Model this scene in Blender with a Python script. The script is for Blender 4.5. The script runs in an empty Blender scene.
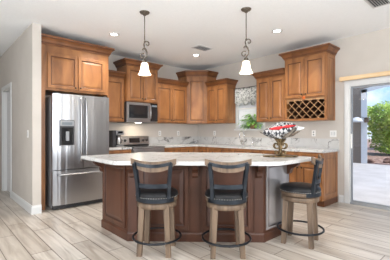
import bpy, bmesh, math, random
from mathutils import Vector, Matrix
random.seed(7)
PI = math.pi
R = math.radians
scene = bpy.context.scene
col = scene.collection

# ---------------------------------------------------------------- camera, world, sun, fill lights, exposure
cam_d = bpy.data.cameras.new('camera'); cam = bpy.data.objects.new('camera', cam_d); col.objects.link(cam)
cam.location = (0, 0, 1.23); cam.rotation_euler = (R(90), 0, R(47.5 - 90))
cam_d.sensor_width = 36; cam_d.lens = 289 / 390 * 36; cam_d.shift_y = 2 / 390
cam_d.clip_start = 0.05; cam_d.clip_end = 300
scene.camera = cam
scene.view_settings.view_transform = 'Standard'; scene.view_settings.look = 'None'
scene.view_settings.gamma = 1; scene.view_settings.use_curve_mapping = False
scene.view_settings.exposure = 0.98

w = bpy.data.worlds.new('sky'); scene.world = w; w.use_nodes = True
nt = w.node_tree; nt.nodes.clear()
def N(t, ty, **kw):
    n = t.nodes.new(ty)
    for k, v in kw.items(): setattr(n, k, v)
    return n
out = N(nt, 'ShaderNodeOutputWorld'); bg = N(nt, 'ShaderNodeBackground'); bg.inputs[1].default_value = 0.72
tc = N(nt, 'ShaderNodeTexCoord'); sep = N(nt, 'ShaderNodeSeparateXYZ'); rp = N(nt, 'ShaderNodeValToRGB')
nt.links.new(tc.outputs['Generated'], sep.inputs[0]); nt.links.new(sep.outputs['Z'], rp.inputs[0])
e = rp.color_ramp.elements
e[0].position = 0.0; e[0].color = (0.72, 0.83, 0.95, 1); e[1].position = 0.45; e[1].color = (0.13, 0.36, 0.85, 1)
x = e.new(0.12); x.color = (0.26, 0.54, 0.95, 1)
no = N(nt, 'ShaderNodeTexNoise'); no.inputs['Scale'].default_value = 7; no.inputs['Detail'].default_value = 6
cr = N(nt, 'ShaderNodeValToRGB'); cr.color_ramp.elements[0].position = 0.50; cr.color_ramp.elements[1].position = 0.68
mx = N(nt, 'ShaderNodeMixRGB'); mx.inputs[2].default_value = (0.95, 0.96, 1, 1)
nt.links.new(tc.outputs['Generated'], no.inputs['Vector']); nt.links.new(no.outputs['Fac'], cr.inputs[0])
nt.links.new(cr.outputs[0], mx.inputs[0]); nt.links.new(rp.outputs[0], mx.inputs[1])
nt.links.new(mx.outputs[0], bg.inputs[0]); nt.links.new(bg.outputs[0], out.inputs[0])

sd = bpy.data.lights.new('sun', 'SUN'); sd.energy = 2.4; sd.angle = R(1.5); sd.color = (1, 0.96, 0.9)
so = bpy.data.objects.new('sun', sd); col.objects.link(so)
so.rotation_euler = Vector((0.08, 0.52, -0.85)).to_track_quat('-Z', 'Y').to_euler()

def area(name, loc, direction, sx, sy, power, color=(1, 1, 1)):
    d = bpy.data.lights.new(name, 'AREA'); d.shape = 'RECTANGLE'; d.size = sx; d.size_y = sy; d.energy = power; d.color = color
    o = bpy.data.objects.new(name, d); col.objects.link(o); o.location = loc
    o.rotation_euler = Vector(direction).to_track_quat('-Z', 'Y').to_euler()
    return o
# added fill lights, window-sized and unseen, behind the camera on the living side
area('fill_west', (-2.9, 1.2, 1.5), (1, 0, 0.9), 2.6, 2.0, 125, (0.91, 0.955, 1.0))
area('fill_south', (1.2, -3.3, 1.5), (0, 1, 0.9), 3.4, 2.0, 145, (0.91, 0.955, 1.0))

# ---------------------------------------------------------------- materials
def mat(name, base=(.8, .8, .8), rough=.5, metal=0, **kw):
    m = bpy.data.materials.new(name); m.use_nodes = True
    b = m.node_tree.nodes['Principled BSDF']
    b.inputs['Base Color'].default_value = (*base, 1); b.inputs['Roughness'].default_value = rough; b.inputs['Metallic'].default_value = metal
    for k, v in kw.items(): b.inputs[k].default_value = v
    return m
def noise_color(m, c1, c2, scale=(5, 5, 5), detail=4, lo=.35, hi=.65, bump=0, distort=0, c3=None, rough=None):
    t = m.node_tree; b = t.nodes['Principled BSDF']
    tc = N(t, 'ShaderNodeTexCoord'); mp = N(t, 'ShaderNodeMapping'); mp.inputs['Scale'].default_value = scale
    n = N(t, 'ShaderNodeTexNoise'); n.inputs['Scale'].default_value = 1; n.inputs['Detail'].default_value = detail; n.inputs['Distortion'].default_value = distort
    r = N(t, 'ShaderNodeValToRGB'); r.color_ramp.elements[0].position = lo; r.color_ramp.elements[1].position = hi
    r.color_ramp.elements[0].color = (*c1, 1); r.color_ramp.elements[1].color = (*c2, 1)
    if c3: q = r.color_ramp.elements.new((lo + hi) / 2); q.color = (*c3, 1)
    t.links.new(tc.outputs['Object'], mp.inputs[0]); t.links.new(mp.outputs[0], n.inputs['Vector'])
    t.links.new(n.outputs['Fac'], r.inputs[0]); t.links.new(r.outputs[0], b.inputs['Base Color'])
    if bump:
        bp = N(t, 'ShaderNodeBump'); bp.inputs['Strength'].default_value = bump; bp.inputs['Distance'].default_value = .01
        t.links.new(n.outputs['Fac'], bp.inputs['Height']); t.links.new(bp.outputs[0], b.inputs['Normal'])
    return m
M = {}
M['wall'] = noise_color(mat('greige_paint', rough=.85), (.53, .485, .435), (.56, .515, .465), (3, 3, 3))
M['ceiling'] = noise_color(mat('white_ceiling_paint', rough=.9), (.885, .905, .92), (.91, .93, .945), (40, 40, 40), bump=.05)
M['trim'] = mat('white_trim', (.64, .64, .63), .4)
M['wood'] = noise_color(mat('honey_maple', rough=.40, **{'Coat Weight': .12, 'Coat Roughness': .2}), (.165, .062, .018), (.375, .16, .054), (5, 5, 1.6), 6, .28, .72, distort=1.0)
M['woodc'] = noise_color(mat('glazed_crown_maple', rough=.40), (.12, .042, .013), (.23, .088, .030), (5, 5, 1.2), 5, .3, .7, distort=.6)
M['glaze'] = mat('dark_glaze', (.11, .038, .014), .4)
M['wood_shaded'] = noise_color(mat('shaded_maple', rough=.42, **{'Coat Weight': .12, 'Coat Roughness': .15, 'Specular IOR Level': .35}), (.052, .019, .010), (.100, .038, .020), (5, 5, 1.2), 5, .3, .7, distort=.6)  # island maple; its backlit shade is put into the darker colour
M['glaze_shaded'] = mat('shaded_glaze', (.05, .018, .01), .4)  # glaze darkened along with the shade painted into the island wood
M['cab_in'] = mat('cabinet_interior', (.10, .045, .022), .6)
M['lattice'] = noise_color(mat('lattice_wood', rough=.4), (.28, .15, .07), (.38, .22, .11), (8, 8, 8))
M['bronze'] = mat('oil_rubbed_bronze', (.045, .035, .028), .4, .8)
M['pbronze'] = noise_color(mat('pendant_bronze', rough=.45, metal=.7), (.10, .085, .07), (.20, .165, .13), (30, 30, 30))
M['black'] = mat('black_metal', (.018, .020, .024), .38, .6)
M['bmetal'] = noise_color(mat('dark_gunmetal', rough=.42, metal=.5), (.010, .013, .018), (.024, .030, .038), (12, 12, 12))
M['leather'] = noise_color(mat('black_leather', rough=.42, **{'Specular IOR Level': .22}), (.006, .006, .007), (.014, .014, .015), (40, 40, 40), bump=.1)
M['stoolwood'] = noise_color(mat('weathered_oak', rough=.6), (.075, .048, .030), (.20, .132, .082), (22, 22, 2.5), 6, .3, .7, bump=.1, distort=.4)
M['nail'] = mat('nailhead_silver', (.55, .53, .50), .3, 1)
M['bg_glass'] = mat('black_glass', (.012, .013, .015), .08)
M['dgrey'] = mat('dark_plastic', (.03, .03, .033), .45)
M['grey'] = mat('grey_plastic', (.28, .29, .30), .4)
M['white_pl'] = mat('white_plastic', (.82, .81, .78), .4)
M['chrome'] = mat('chrome', (.75, .76, .78), .12, 1)
M['brass'] = noise_color(mat('aged_brass', rough=.35, metal=.85), (.07, .048, .025), (.26, .18, .09), (30, 30, 30))
M['endpanel'] = mat('glossy_grey_panel', (.30, .28, .275), .12, .35, **{'Coat Weight': 1.0, 'Coat Roughness': .05})
M['fbody'] = mat('grey_fridge_side', (.42, .42, .43), .4, .4)
M['viewsheet'] = mat('bright_view_sheet', (.70, .73, .77), .8)  # bright outdoor view painted as an even pale blue-white
M['leaf'] = noise_color(mat('green_leaf', rough=.5), (.10, .30, .04), (.36, .62, .14), (25, 25, 25))
M['tree_leaf'] = noise_color(mat('tree_leaf', rough=.6), (.20, .38, .04), (.66, .80, .16), (1.6, 1.6, 1.6), 5)
M['bark'] = noise_color(mat('bark', rough=.9), (.08, .05, .03), (.20, .14, .09), (10, 10, 3))
M['terracotta'] = noise_color(mat('woven_pot', rough=.8), (.16, .08, .04), (.40, .25, .13), (60, 60, 60), bump=.3)
M['rail'] = noise_color(mat('pale_pine', rough=.45), (.66, .45, .24), (.76, .56, .33), (20, 2, 20))
M['stucco'] = noise_color(mat('taupe_stucco', rough=.9), (.21, .165, .125), (.25, .195, .15), (60, 60, 60), bump=.2)
M['concrete'] = noise_color(mat('patio_concrete', rough=.85), (.47, .43, .39), (.55, .51, .47), (2, 2, 2), 6)
M['mulch'] = noise_color(mat('desert_gravel', rough=.95), (.16, .08, .055), (.50, .33, .25), (7, 7, 7), 8, .35, .62, bump=.6)
M['rock'] = noise_color(mat('field_rock', rough=.9), (.10, .05, .035), (.33, .20, .15), (6, 6, 6), 6, bump=.4)
M['red'] = mat('red_cloth', (.55, .02, .025), .8)
M['maple'] = mat('autumn_orange', (.60, .13, .02), .6)
M['sinksteel'] = mat('sink_steel', (.55, .56, .57), .3, 1)

def steel():
    m = mat('brushed_stainless', (.43, .43, .44), .30, 1)
    t = m.node_tree; b = t.nodes['Principled BSDF']
    tc = N(t, 'ShaderNodeTexCoord'); mp = N(t, 'ShaderNodeMapping'); mp.inputs['Scale'].default_value = (13, 13, .2)
    n = N(t, 'ShaderNodeTexNoise'); n.inputs['Scale'].default_value = 1; n.inputs['Detail'].default_value = 2
    bp = N(t, 'ShaderNodeBump'); bp.inputs['Strength'].default_value = .4; bp.inputs['Distance'].default_value = .02
    t.links.new(tc.outputs['Object'], mp.inputs[0]); t.links.new(mp.outputs[0], n.inputs['Vector'])
    t.links.new(n.outputs['Fac'], bp.inputs['Height']); t.links.new(bp.outputs[0], b.inputs['Normal'])
    return m
M['steel'] = steel()

def quartz():
    m = mat('veined_white_quartz', rough=.18)
    t = m.node_tree; b = t.nodes['Principled BSDF']
    tc = N(t, 'ShaderNodeTexCoord')
    def vein(sc, rot, width, dist, loc=(0, 0, 0)):
        mp = N(t, 'ShaderNodeMapping'); mp.inputs['Scale'].default_value = sc; mp.inputs['Rotation'].default_value = rot; mp.inputs['Location'].default_value = loc
        n = N(t, 'ShaderNodeTexNoise'); n.inputs['Scale'].default_value = 1; n.inputs['Detail'].default_value = 5; n.inputs['Distortion'].default_value = dist; n.inputs['Roughness'].default_value = .55
        s = N(t, 'ShaderNodeMath', operation='SUBTRACT'); s.inputs[1].default_value = .5
        a = N(t, 'ShaderNodeMath', operation='ABSOLUTE'); d = N(t, 'ShaderNodeMapRange'); d.inputs[1].default_value = 0; d.inputs[2].default_value = width; d.inputs[3].default_value = 1; d.inputs[4].default_value = 0
        t.links.new(tc.outputs['Object'], mp.inputs[0]); t.links.new(mp.outputs[0], n.inputs['Vector']); t.links.new(n.outputs['Fac'], s.inputs[0])
        t.links.new(s.outputs[0], a.inputs[0]); t.links.new(a.outputs[0], d.inputs[0]); return d
    v1 = vein((1.4, 2.6, 2.2), (0.4, .3, .6), .017, .8); v2 = vein((3.5, 1.9, 2.6), (.2, .8, -.5), .012, 1.2, (3, 1, 2))
    n0 = N(t, 'ShaderNodeTexNoise'); n0.inputs['Scale'].default_value = 2.3; n0.inputs['Detail'].default_value = 3
    r0 = N(t, 'ShaderNodeValToRGB'); r0.color_ramp.elements[0].position = .42; r0.color_ramp.elements[1].position = .62
    t.links.new(tc.outputs['Object'], n0.inputs['Vector']); t.links.new(n0.outputs['Fac'], r0.inputs[0])
    k1 = N(t, 'ShaderNodeMath', operation='MULTIPLY'); t.links.new(v1.outputs[0], k1.inputs[0]); t.links.new(r0.outputs[0], k1.inputs[1])
    k2 = N(t, 'ShaderNodeMath', operation='MULTIPLY'); t.links.new(v2.outputs[0], k2.inputs[0]); k2.inputs[1].default_value = .45
    ad = N(t, 'ShaderNodeMath', operation='MAXIMUM'); t.links.new(k1.outputs[0], ad.inputs[0]); t.links.new(k2.outputs[0], ad.inputs[1])
    base = N(t, 'ShaderNodeTexNoise'); base.inputs['Scale'].default_value = 6; t.links.new(tc.outputs['Object'], base.inputs['Vector'])
    br = N(t, 'ShaderNodeValToRGB'); br.color_ramp.elements[0].color = (.52, .51, .495, 1); br.color_ramp.elements[1].color = (.65, .64, .625, 1)
    t.links.new(base.outputs['Fac'], br.inputs[0])
    mx = N(t, 'ShaderNodeMixRGB'); mx.inputs[2].default_value = (.10, .09, .085, 1)
    t.links.new(ad.outputs[0], mx.inputs[0]); t.links.new(br.outputs[0], mx.inputs[1]); t.links.new(mx.outputs[0], b.inputs['Base Color'])
    return m
M['quartz'] = quartz()

def floor_mat():
    m = mat('wood_look_tile', rough=.33)
    t = m.node_tree; b = t.nodes['Principled BSDF']
    tc = N(t, 'ShaderNodeTexCoord'); mp = N(t, 'ShaderNodeMapping'); mp.inputs['Rotation'].default_value = (0, 0, R(90)); mp.inputs['Location'].default_value = (.4, .06, 0)
    br = N(t, 'ShaderNodeTexBrick'); br.offset = .37; br.inputs['Scale'].default_value = 1
    br.inputs['Brick Width'].default_value = 1.2; br.inputs['Row Height'].default_value = .2; br.inputs['Mortar Size'].default_value = .0042; br.inputs['Mortar Smooth'].default_value = .1
    br.inputs['Color1'].default_value = (.45, .395, .335, 1); br.inputs['Color2'].default_value = (.57, .52, .46, 1); br.inputs['Mortar'].default_value = (.13, .10, .075, 1)
    br.inputs['Bias'].default_value = 0
    mp2 = N(t, 'ShaderNodeMapping'); mp2.inputs['Scale'].default_value = (14, 1.3, 1)
    n = N(t, 'ShaderNodeTexNoise'); n.inputs['Scale'].default_value = 1; n.inputs['Detail'].default_value = 7; n.inputs['Distortion'].default_value = .8
    r = N(t, 'ShaderNodeValToRGB'); r.color_ramp.elements[0].position = .32; r.color_ramp.elements[0].color = (.54, .49, .45, 1); r.color_ramp.elements[1].position = .62; r.color_ramp.elements[1].color = (1, 1, 1, 1)
    mx = N(t, 'ShaderNodeMixRGB', blend_type='MULTIPLY'); mx.inputs[0].default_value = .75
    t.links.new(tc.outputs['Object'], mp.inputs[0]); t.links.new(mp.outputs[0], br.inputs['Vector'])
    t.links.new(tc.outputs['Object'], mp2.inputs[0]); t.links.new(mp2.outputs[0], n.inputs['Vector']); t.links.new(n.outputs['Fac'], r.inputs[0])
    t.links.new(br.outputs['Color'], mx.inputs[1]); t.links.new(r.outputs[0], mx.inputs[2]); t.links.new(mx.outputs[0], b.inputs['Base Color'])
    return m
M['floor'] = floor_mat()

def glass():
    m = bpy.data.materials.new('window_glass'); m.use_nodes = True; t = m.node_tree; t.nodes.clear()
    o = N(t, 'ShaderNodeOutputMaterial'); a = N(t, 'ShaderNodeBsdfTransparent'); g = N(t, 'ShaderNodeBsdfGlossy'); g.inputs['Roughness'].default_value = 0.0
    f = N(t, 'ShaderNodeFresnel'); f.inputs[0].default_value = 1.5; mx = N(t, 'ShaderNodeMixShader')
    t.links.new(f.outputs[0], mx.inputs[0]); t.links.new(a.outputs[0], mx.inputs[1]); t.links.new(g.outputs[0], mx.inputs[2]); t.links.new(mx.outputs[0], o.inputs[0])
    return m
M['glass'] = glass()
def emis(name, c, s):
    m = mat(name, (.12, .13, .14) if name == 'display_glow' else (.9, .9, .88), .4); b = m.node_tree.nodes['Principled BSDF']
    b.inputs['Emission Color'].default_value = (*c, 1); b.inputs['Emission Strength'].default_value = s; return m
M['lamp'] = emis('recessed_lamp', (1, .95, .86), 9)
M['shade'] = emis('frosted_glass_shade', (1, .80, .52), 1.6)
M['display'] = emis('display_glow', (.5, .75, .9), .05)

def pattern_cloth(name, c1, c2, scale, kind='voronoi', thr=.5):
    m = mat(name, rough=.9); t = m.node_tree; b = t.nodes['Principled BSDF']
    tc = N(t, 'ShaderNodeTexCoord')
    if kind == 'voronoi':
        v = N(t, 'ShaderNodeTexNoise'); v.inputs['Scale'].default_value = scale; v.inputs['Detail'].default_value = 2; v.inputs['Distortion'].default_value = 1.5
        r = N(t, 'ShaderNodeValToRGB'); r.color_ramp.elements[0].position = thr - .04; r.color_ramp.elements[1].position = thr + .04
        r.color_ramp.elements[0].color = (*c1, 1); r.color_ramp.elements[1].color = (*c2, 1)
        t.links.new(tc.outputs['Object'], v.inputs['Vector']); t.links.new(v.outputs['Fac'], r.inputs[0]); t.links.new(r.outputs[0], b.inputs['Base Color'])
    else:
        v = N(t, 'ShaderNodeTexChecker'); v.inputs['Scale'].default_value = scale; v.inputs[1].default_value = (*c1, 1); v.inputs[2].default_value = (*c2, 1)
        mp = N(t, 'ShaderNodeMapping'); mp.inputs['Rotation'].default_value = (0, R(40), R(20)); mp.inputs['Scale'].default_value = (1, 1, .6); t.links.new(tc.outputs['Object'], mp.inputs[0]); t.links.new(mp.outputs[0], v.inputs['Vector']); t.links.new(v.outputs['Color'], b.inputs['Base Color'])
    return m
M['valance'] = pattern_cloth('leaf_print_cotton', (.26, .27, .25), (.80, .79, .76), 22, thr=.47)
M['checker'] = pattern_cloth('black_white_check', (.03, .03, .035), (.50, .49, .48), 34, 'checker')

# ---------------------------------------------------------------- mesh helpers
class MB:
    def __init__(s): s.bm = bmesh.new(); s.mats = []
    def mi(s, m):
        if m not in s.mats: s.mats.append(m)
        return s.mats.index(m)
    def faces(s, vs, fs, m=None, T=None, smooth=False):
        T = T or Matrix.Identity(4)
        bv = [s.bm.verts.new(T @ Vector(v)) for v in vs]; r = []
        for f in fs:
            try: q = s.bm.faces.new([bv[i] for i in f])
            except ValueError: continue
            q.smooth = smooth
            if m is not None: q.material_index = s.mi(m)
            r.append(q)
        return r
    def box(s, a, b, m=None, T=None, bev=0):
        x0, y0, z0 = [min(a[i], b[i]) for i in range(3)]; x1, y1, z1 = [max(a[i], b[i]) for i in range(3)]
        vs = [(x0, y0, z0), (x1, y0, z0), (x1, y1, z0), (x0, y1, z0), (x0, y0, z1), (x1, y0, z1), (x1, y1, z1), (x0, y1, z1)]
        fs = s.faces(vs, [(0, 3, 2, 1), (4, 5, 6, 7), (0, 1, 5, 4), (1, 2, 6, 5), (2, 3, 7, 6), (3, 0, 4, 7)], m, T)
        if bev:
            es = list({e for f in fs for e in f.edges})
            bmesh.ops.bevel(s.bm, geom=es, offset=bev, segments=2, affect='EDGES', clamp_overlap=True)
        return s
    def prism(s, poly, z0, z1, m=None, T=None, bev=0):
        n = len(poly); vs = [(x, y, z0) for x, y in poly] + [(x, y, z1) for x, y in poly]
        fs = s.faces(vs, [tuple(range(n))[::-1], tuple(range(n, 2 * n))] + [(i, (i + 1) % n, n + (i + 1) % n, n + i) for i in range(n)], m, T)
        if bev:
            es = list({e for f in fs[:2] for e in f.edges})
            bmesh.ops.bevel(s.bm, geom=es, offset=bev, segments=2, affect='EDGES')
        return s
    def lathe(s, prof, n=28, c=(0, 0, 0), m=None, T=None, smooth=True, cap=True, sx=1, sy=1):
        vs = [(c[0] + r * sx * math.cos(2 * PI * k / n), c[1] + r * sy * math.sin(2 * PI * k / n), c[2] + z) for r, z in prof for k in range(n)]
        P = len(prof); fs = [(i * n + k, i * n + (k + 1) % n, (i + 1) * n + (k + 1) % n, (i + 1) * n + k) for i in range(P - 1) for k in range(n)]
        if cap: fs += [tuple(range(n))[::-1], tuple(range((P - 1) * n, P * n))]
        s.faces(vs, fs, m, T, smooth); return s
    def tube(s, pts, r, n=8, m=None, T=None, closed=False, smooth=True, flat=None):
        pts = [Vector(p) for p in pts]; P = len(pts)
        rs = r if isinstance(r, (list, tuple)) else [r] * P
        up = Vector((0, 0, 1)); rings = []
        t0 = (pts[1] - pts[0]).normalized(); u = t0.cross(up)
        if u.length < .05: u = t0.cross(Vector((1, 0, 0)))
        u.normalize(); vs = []
        for i in range(P):
            if closed: t = (pts[(i + 1) % P] - pts[i - 1]).normalized()
            else: t = (pts[min(i + 1, P - 1)] - pts[max(i - 1, 0)]).normalized()
            u = (u - t * u.dot(t)).normalized(); v = t.cross(u)
            a, b = (1, 1) if not flat else flat
            for k in range(n):
                an = 2 * PI * (k + .5) / n
                vs.append(pts[i] + (u * math.cos(an) * a + v * math.sin(an) * b) * rs[i])
        fs = []
        for i in range(P if closed else P - 1):
            j = (i + 1) % P
            fs += [(i * n + k, i * n + (k + 1) % n, j * n + (k + 1) % n, j * n + k) for k in range(n)]
        if not closed: fs += [tuple(range(n))[::-1], tuple(range((P - 1) * n, P * n))]
        s.faces(vs, fs, m, T, smooth); return s
    def sweep(s, path, prof, m=None, T=None, side=1):
        """profile (out, z) swept along a 2D path with mitred corners; out = to the right of the path when side=1"""
        P = [Vector(p) for p in path]; n = len(P); k = len(prof); vs = []
        for i in range(n):
            d0 = (P[i] - P[i - 1]).normalized() if i > 0 else (P[1] - P[0]).normalized()
            d1 = (P[i + 1] - P[i]).normalized() if i < n - 1 else d0
            n0 = Vector((d0.y, -d0.x)); n1 = Vector((d1.y, -d1.x)); b = n0 + n1; b = b / b.dot(n0)
            for o, z in prof: vs.append((P[i].x + b.x * o * side, P[i].y + b.y * o * side, z))
        fs = [(i * k + j, (i + 1) * k + j, (i + 1) * k + (j + 1) % k, i * k + (j + 1) % k) for i in range(n - 1) for j in range(k)]
        fs += [tuple(range(k)), tuple(range((n - 1) * k, n * k))[::-1]]
        s.faces(vs, fs, m, T); return s
    def nested(s, w, h, loops, m, m2=None, dark=(), T=None):
        """raised panel standing in the xz plane at local 0..w, 0..h, facing -y; loops = (inset, depth)"""
        vs = [(0, 0, 0), (w, 0, 0), (w, 0, h), (0, 0, h)]
        for i, d in loops: vs += [(i, -d, i), (w - i, -d, i), (w - i, -d, h - i), (i, -d, h - i)]
        L = len(loops)
        for q in range(L):
            a, b = q * 4, q * 4 + 4
            s.faces([vs[a + j] for j in range(4)] + [vs[b + j] for j in range(4)], [(j, (j + 1) % 4, 4 + (j + 1) % 4, 4 + j) for j in range(4)], m2 if q in dark else m, T)
        s.faces(vs[-4:], [(0, 1, 2, 3)], m, T); s.faces(vs[:4], [(3, 2, 1, 0)], m, T)
        return s
    def build(s, name, m, parent=None, origin=None):
        bmesh.ops.remove_doubles(s.bm, verts=s.bm.verts[:], dist=1e-5)
        bmesh.ops.recalc_face_normals(s.bm, faces=s.bm.faces[:])
        if origin is not None: bmesh.ops.translate(s.bm, verts=s.bm.verts[:], vec=-Vector(origin))
        me = bpy.data.meshes.new(name); s.bm.to_mesh(me); s.bm.free()
        ms = s.mats if s.mats else [m]
        if s.mats and m is not None:
            for p in me.polygons: pass
        for q in ms: me.materials.append(q)
        o = bpy.data.objects.new(name, me); col.objects.link(o)
        if parent: o.parent = parent
        elif origin is not None: o.location = origin
        return o
def tag(o, label=None, cat=None, group=None, kind=None):
    if label: o['label'] = label
    if cat: o['category'] = cat
    if group: o['group'] = group
    if kind: o['kind'] = kind
    return o
def thing(name, label, cat, loc=(0, 0, 0), rz=0, group=None):
    o = bpy.data.objects.new(name, None); col.objects.link(o); o.location = loc; o.rotation_euler = (0, 0, rz); o.empty_display_size = .1
    return tag(o, label, cat, group)
def struct(o, label=None):
    o['kind'] = 'structure'
    if label: o['label'] = label
    return o
def copy_tree(o, parent=None):
    c = o.copy(); col.objects.link(c)
    if parent: c.parent = parent
    for ch in [q for q in bpy.data.objects if q.parent == o]: copy_tree(ch, c)
    return c
def TR(x=0, y=0, z=0, rz=0): return Matrix.Translation((x, y, z)) @ Matrix.Rotation(rz, 4, 'Z')

XR, YF, CEIL = 5.30, 5.67, 2.86
HX = 1.123

# ---------------------------------------------------------------- room shell
struct(MB().box((-3.1, -3.6, -.12), (XR + .14, 9.0, 0)).build('floor', M['floor']), 'pale wood-look plank tile floor')
struct(MB().box((-3.1, -3.6, CEIL), (XR + .14, 9.0, CEIL + .15)).build('ceiling', M['ceiling']), 'flat white ceiling')
struct(MB().box((HX + .12, YF, 0), (XR + .14, YF + .14, CEIL)).build('wall_back', M['wall']), 'greige kitchen wall behind fridge and range')
# left: end wall whose corner stands beside the fridge, running back along the hall
b = MB(); DY0, DY1, DH = 6.36, 7.16, 2.08
b.box((HX, 4.81, 0), (HX + .12, DY0, CEIL)); b.box((HX, DY0, DH), (HX + .12, DY1, CEIL)); b.box((HX, DY1, 0), (HX + .12, 9.0, CEIL))
struct(b.build('wall_left', M['wall']), 'greige hall wall ending beside the refrigerator')
struct(MB().box((-3.0, 8.9, 0), (HX, 9.0, CEIL)).build('wall_hall_end', M['wall']))
struct(MB().box((HX + .125, 7.6, 0), (3.5, 7.7, CEIL)).build('wall_side_room', M['wall']))
b = MB(); b.box((-3.1, -3.6, 0), (-3.0, -.1, CEIL)); b.box((-3.1, 2.5, 0), (-3.0, 9.0, CEIL)); b.box((-3.1, -.1, 0), (-3.0, 2.5, .45)); b.box((-3.1, -.1, 2.55), (-3.0, 2.5, CEIL))
struct(b.build('wall_west', M['wall']))
b = MB(); b.box((-3.0, -3.6, 0), (-.5, -3.5, CEIL)); b.box((2.9, -3.6, 0), (XR, -3.5, CEIL)); b.box((-.5, -3.6, 0), (2.9, -3.5, .45)); b.box((-.5, -3.6, 2.55), (2.9, -3.5, CEIL))
struct(b.build('wall_front', M['wall']))
WY0, WY1, WZ0, WZ1 = 3.60, 4.31, 1.30, 2.20
SY0, SY1, SZ = -1.0, 1.87, 2.03
b = MB(); X0, X1 = XR, XR + .14
b.box((X0, WY1, 0), (X1, YF, CEIL)); b.box((X0, WY0, 0), (X1, WY1, WZ0)); b.box((X0, WY0, WZ1), (X1, WY1, CEIL)); b.box((X0, SY1, 0), (X1, WY0, CEIL))
b.box((X0, SY0, SZ), (X1, SY1, CEIL)); b.box((X0, -3.5, 0), (X1, SY0, CEIL))
struct(b.build('wall_right', M['wall']), 'greige wall with kitchen window and sliding patio door')
BP = [(0, 0), (.016, 0), (.016, .10), (.010, .115), (.008, .13), (0, .13)]
struct(MB().sweep([(HX, DY0 - .09), (HX, 4.81), (1.245, 4.81)], BP, side=-1 if False else 1).build('baseboard_left', M['trim']), 'white baseboard around hall wall corner')
struct(MB().sweep([(XR, 2.035), (XR, 1.955)], BP).build('baseboard_right', M['trim']), 'white baseboard between cabinets and patio door')

# hall door
b = MB()
for y in (DY0 - .08, DY1): b.box((HX - .018, y, 0), (HX - .001, y + .08, DH + .08), bev=.004)
b.box((HX - .018, DY0, DH), (HX - .001, DY1, DH + .08), bev=.004)
b.box((HX, DY0, 0), (HX + .12, DY0 + .02, DH)); b.box((HX, DY1 - .02, 0), (HX + .12, DY1, DH)); b.box((HX, DY0, DH - .02), (HX + .12, DY1, DH))
struct(b.build('trim_1', M['trim']), 'white casing around hall door')
d = thing('door_1', 'white panelled hall door standing in casing at far left', 'door', (HX + .07, DY1 - .022, .01), R(-90)); struct(d)
W_ = DY1 - DY0 - .044
MB().box((0, -.001, 0), (W_, .034, DH - .03)).build('door_leaf', M['trim'], d)
for z0, z1 in ((.18, .75), (.95, 1.9)):
    for x0 in (.1, W_ / 2 + .04):
        MB().nested(W_ / 2 - .14, z1 - z0, [(0, .004), (.02, .004), (.035, .001), (.06, .001), (.08, .006)], M['trim'], T=TR(x0, -.001, z0)).build('door_panel', M['trim'], d)
MB().lathe([(.0, 0), (.028, 0), (.028, .006), (.012, .01), (.012, .03), (.028, .045), (.024, .06), (.0, .065)], T=TR(W_ - .07, 0, .98) @ Matrix.Rotation(R(90), 4, 'X'), cap=False).build('door_knob', M['bronze'], d)

# kitchen window
w1 = bpy.data.objects.new('window_1', None); col.objects.link(w1); w1.location = (XR, WY0, WZ0); struct(w1, 'white sash window over the sink')
b = MB(); wy, wz = WY1 - WY0, WZ1 - WZ0
b.box((.05, 0, 0), (.12, .05, wz)); b.box((.05, wy - .05, 0), (.12, wy, wz)); b.box((.05, .05, 0), (.12, wy - .05, .05)); b.box((.05, .05, wz - .05), (.12, wy - .05, wz))
b.box((.06, .05, wz * .5 - .02), (.11, wy - .05, wz * .5 + .02)); b.build('window_frame', M['trim'], w1)
MB().box((.08, .05, .05), (.085, wy - .05, wz - .05)).build('pane', M['glass'], w1)
b = MB(); b.box((-.012, -.05, .0), (-.001, .0, wz)); b.box((-.012, wy, .0), (-.001, wy + .05, wz)); b.box((-.001, -.0, 0), (.05, .012, wz)); b.box((-.001, wy - .012, 0), (.05, wy, wz)); b.build('casing', M['trim'], w1)
MB().box((-.075, -.06, -.035), (.10, wy + .055, -.001), bev=.006).build('window_sill', M['trim'], w1)
b = MB(); ns = 30
vs = []
for i in range(ns + 1):
    z = .012 + (wz - .03) * i / ns; xx = .030 + (.006 if i % 2 else 0)
    vs += [(xx, .016, z), (xx, wy - .016, z), (xx + .003, wy - .016, z), (xx + .003, .016, z)]
b.faces(vs, [(i * 4 + k, i * 4 + (k + 1) % 4, i * 4 + 4 + (k + 1) % 4, i * 4 + 4 + k) for i in range(ns) for k in range(4)] + [(3, 2, 1, 0), (ns * 4, ns * 4 + 1, ns * 4 + 2, ns * 4 + 3)])
b.build('pale_view_sheet', M['viewsheet'], w1)  # added sheet; its pale colour stands in for the bright outside
MB().box((.022, .014, wz * .52 - .012), (.029, wy - .014, wz * .52 + .012)).build('mid_rail', M['white_pl'], w1)
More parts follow.
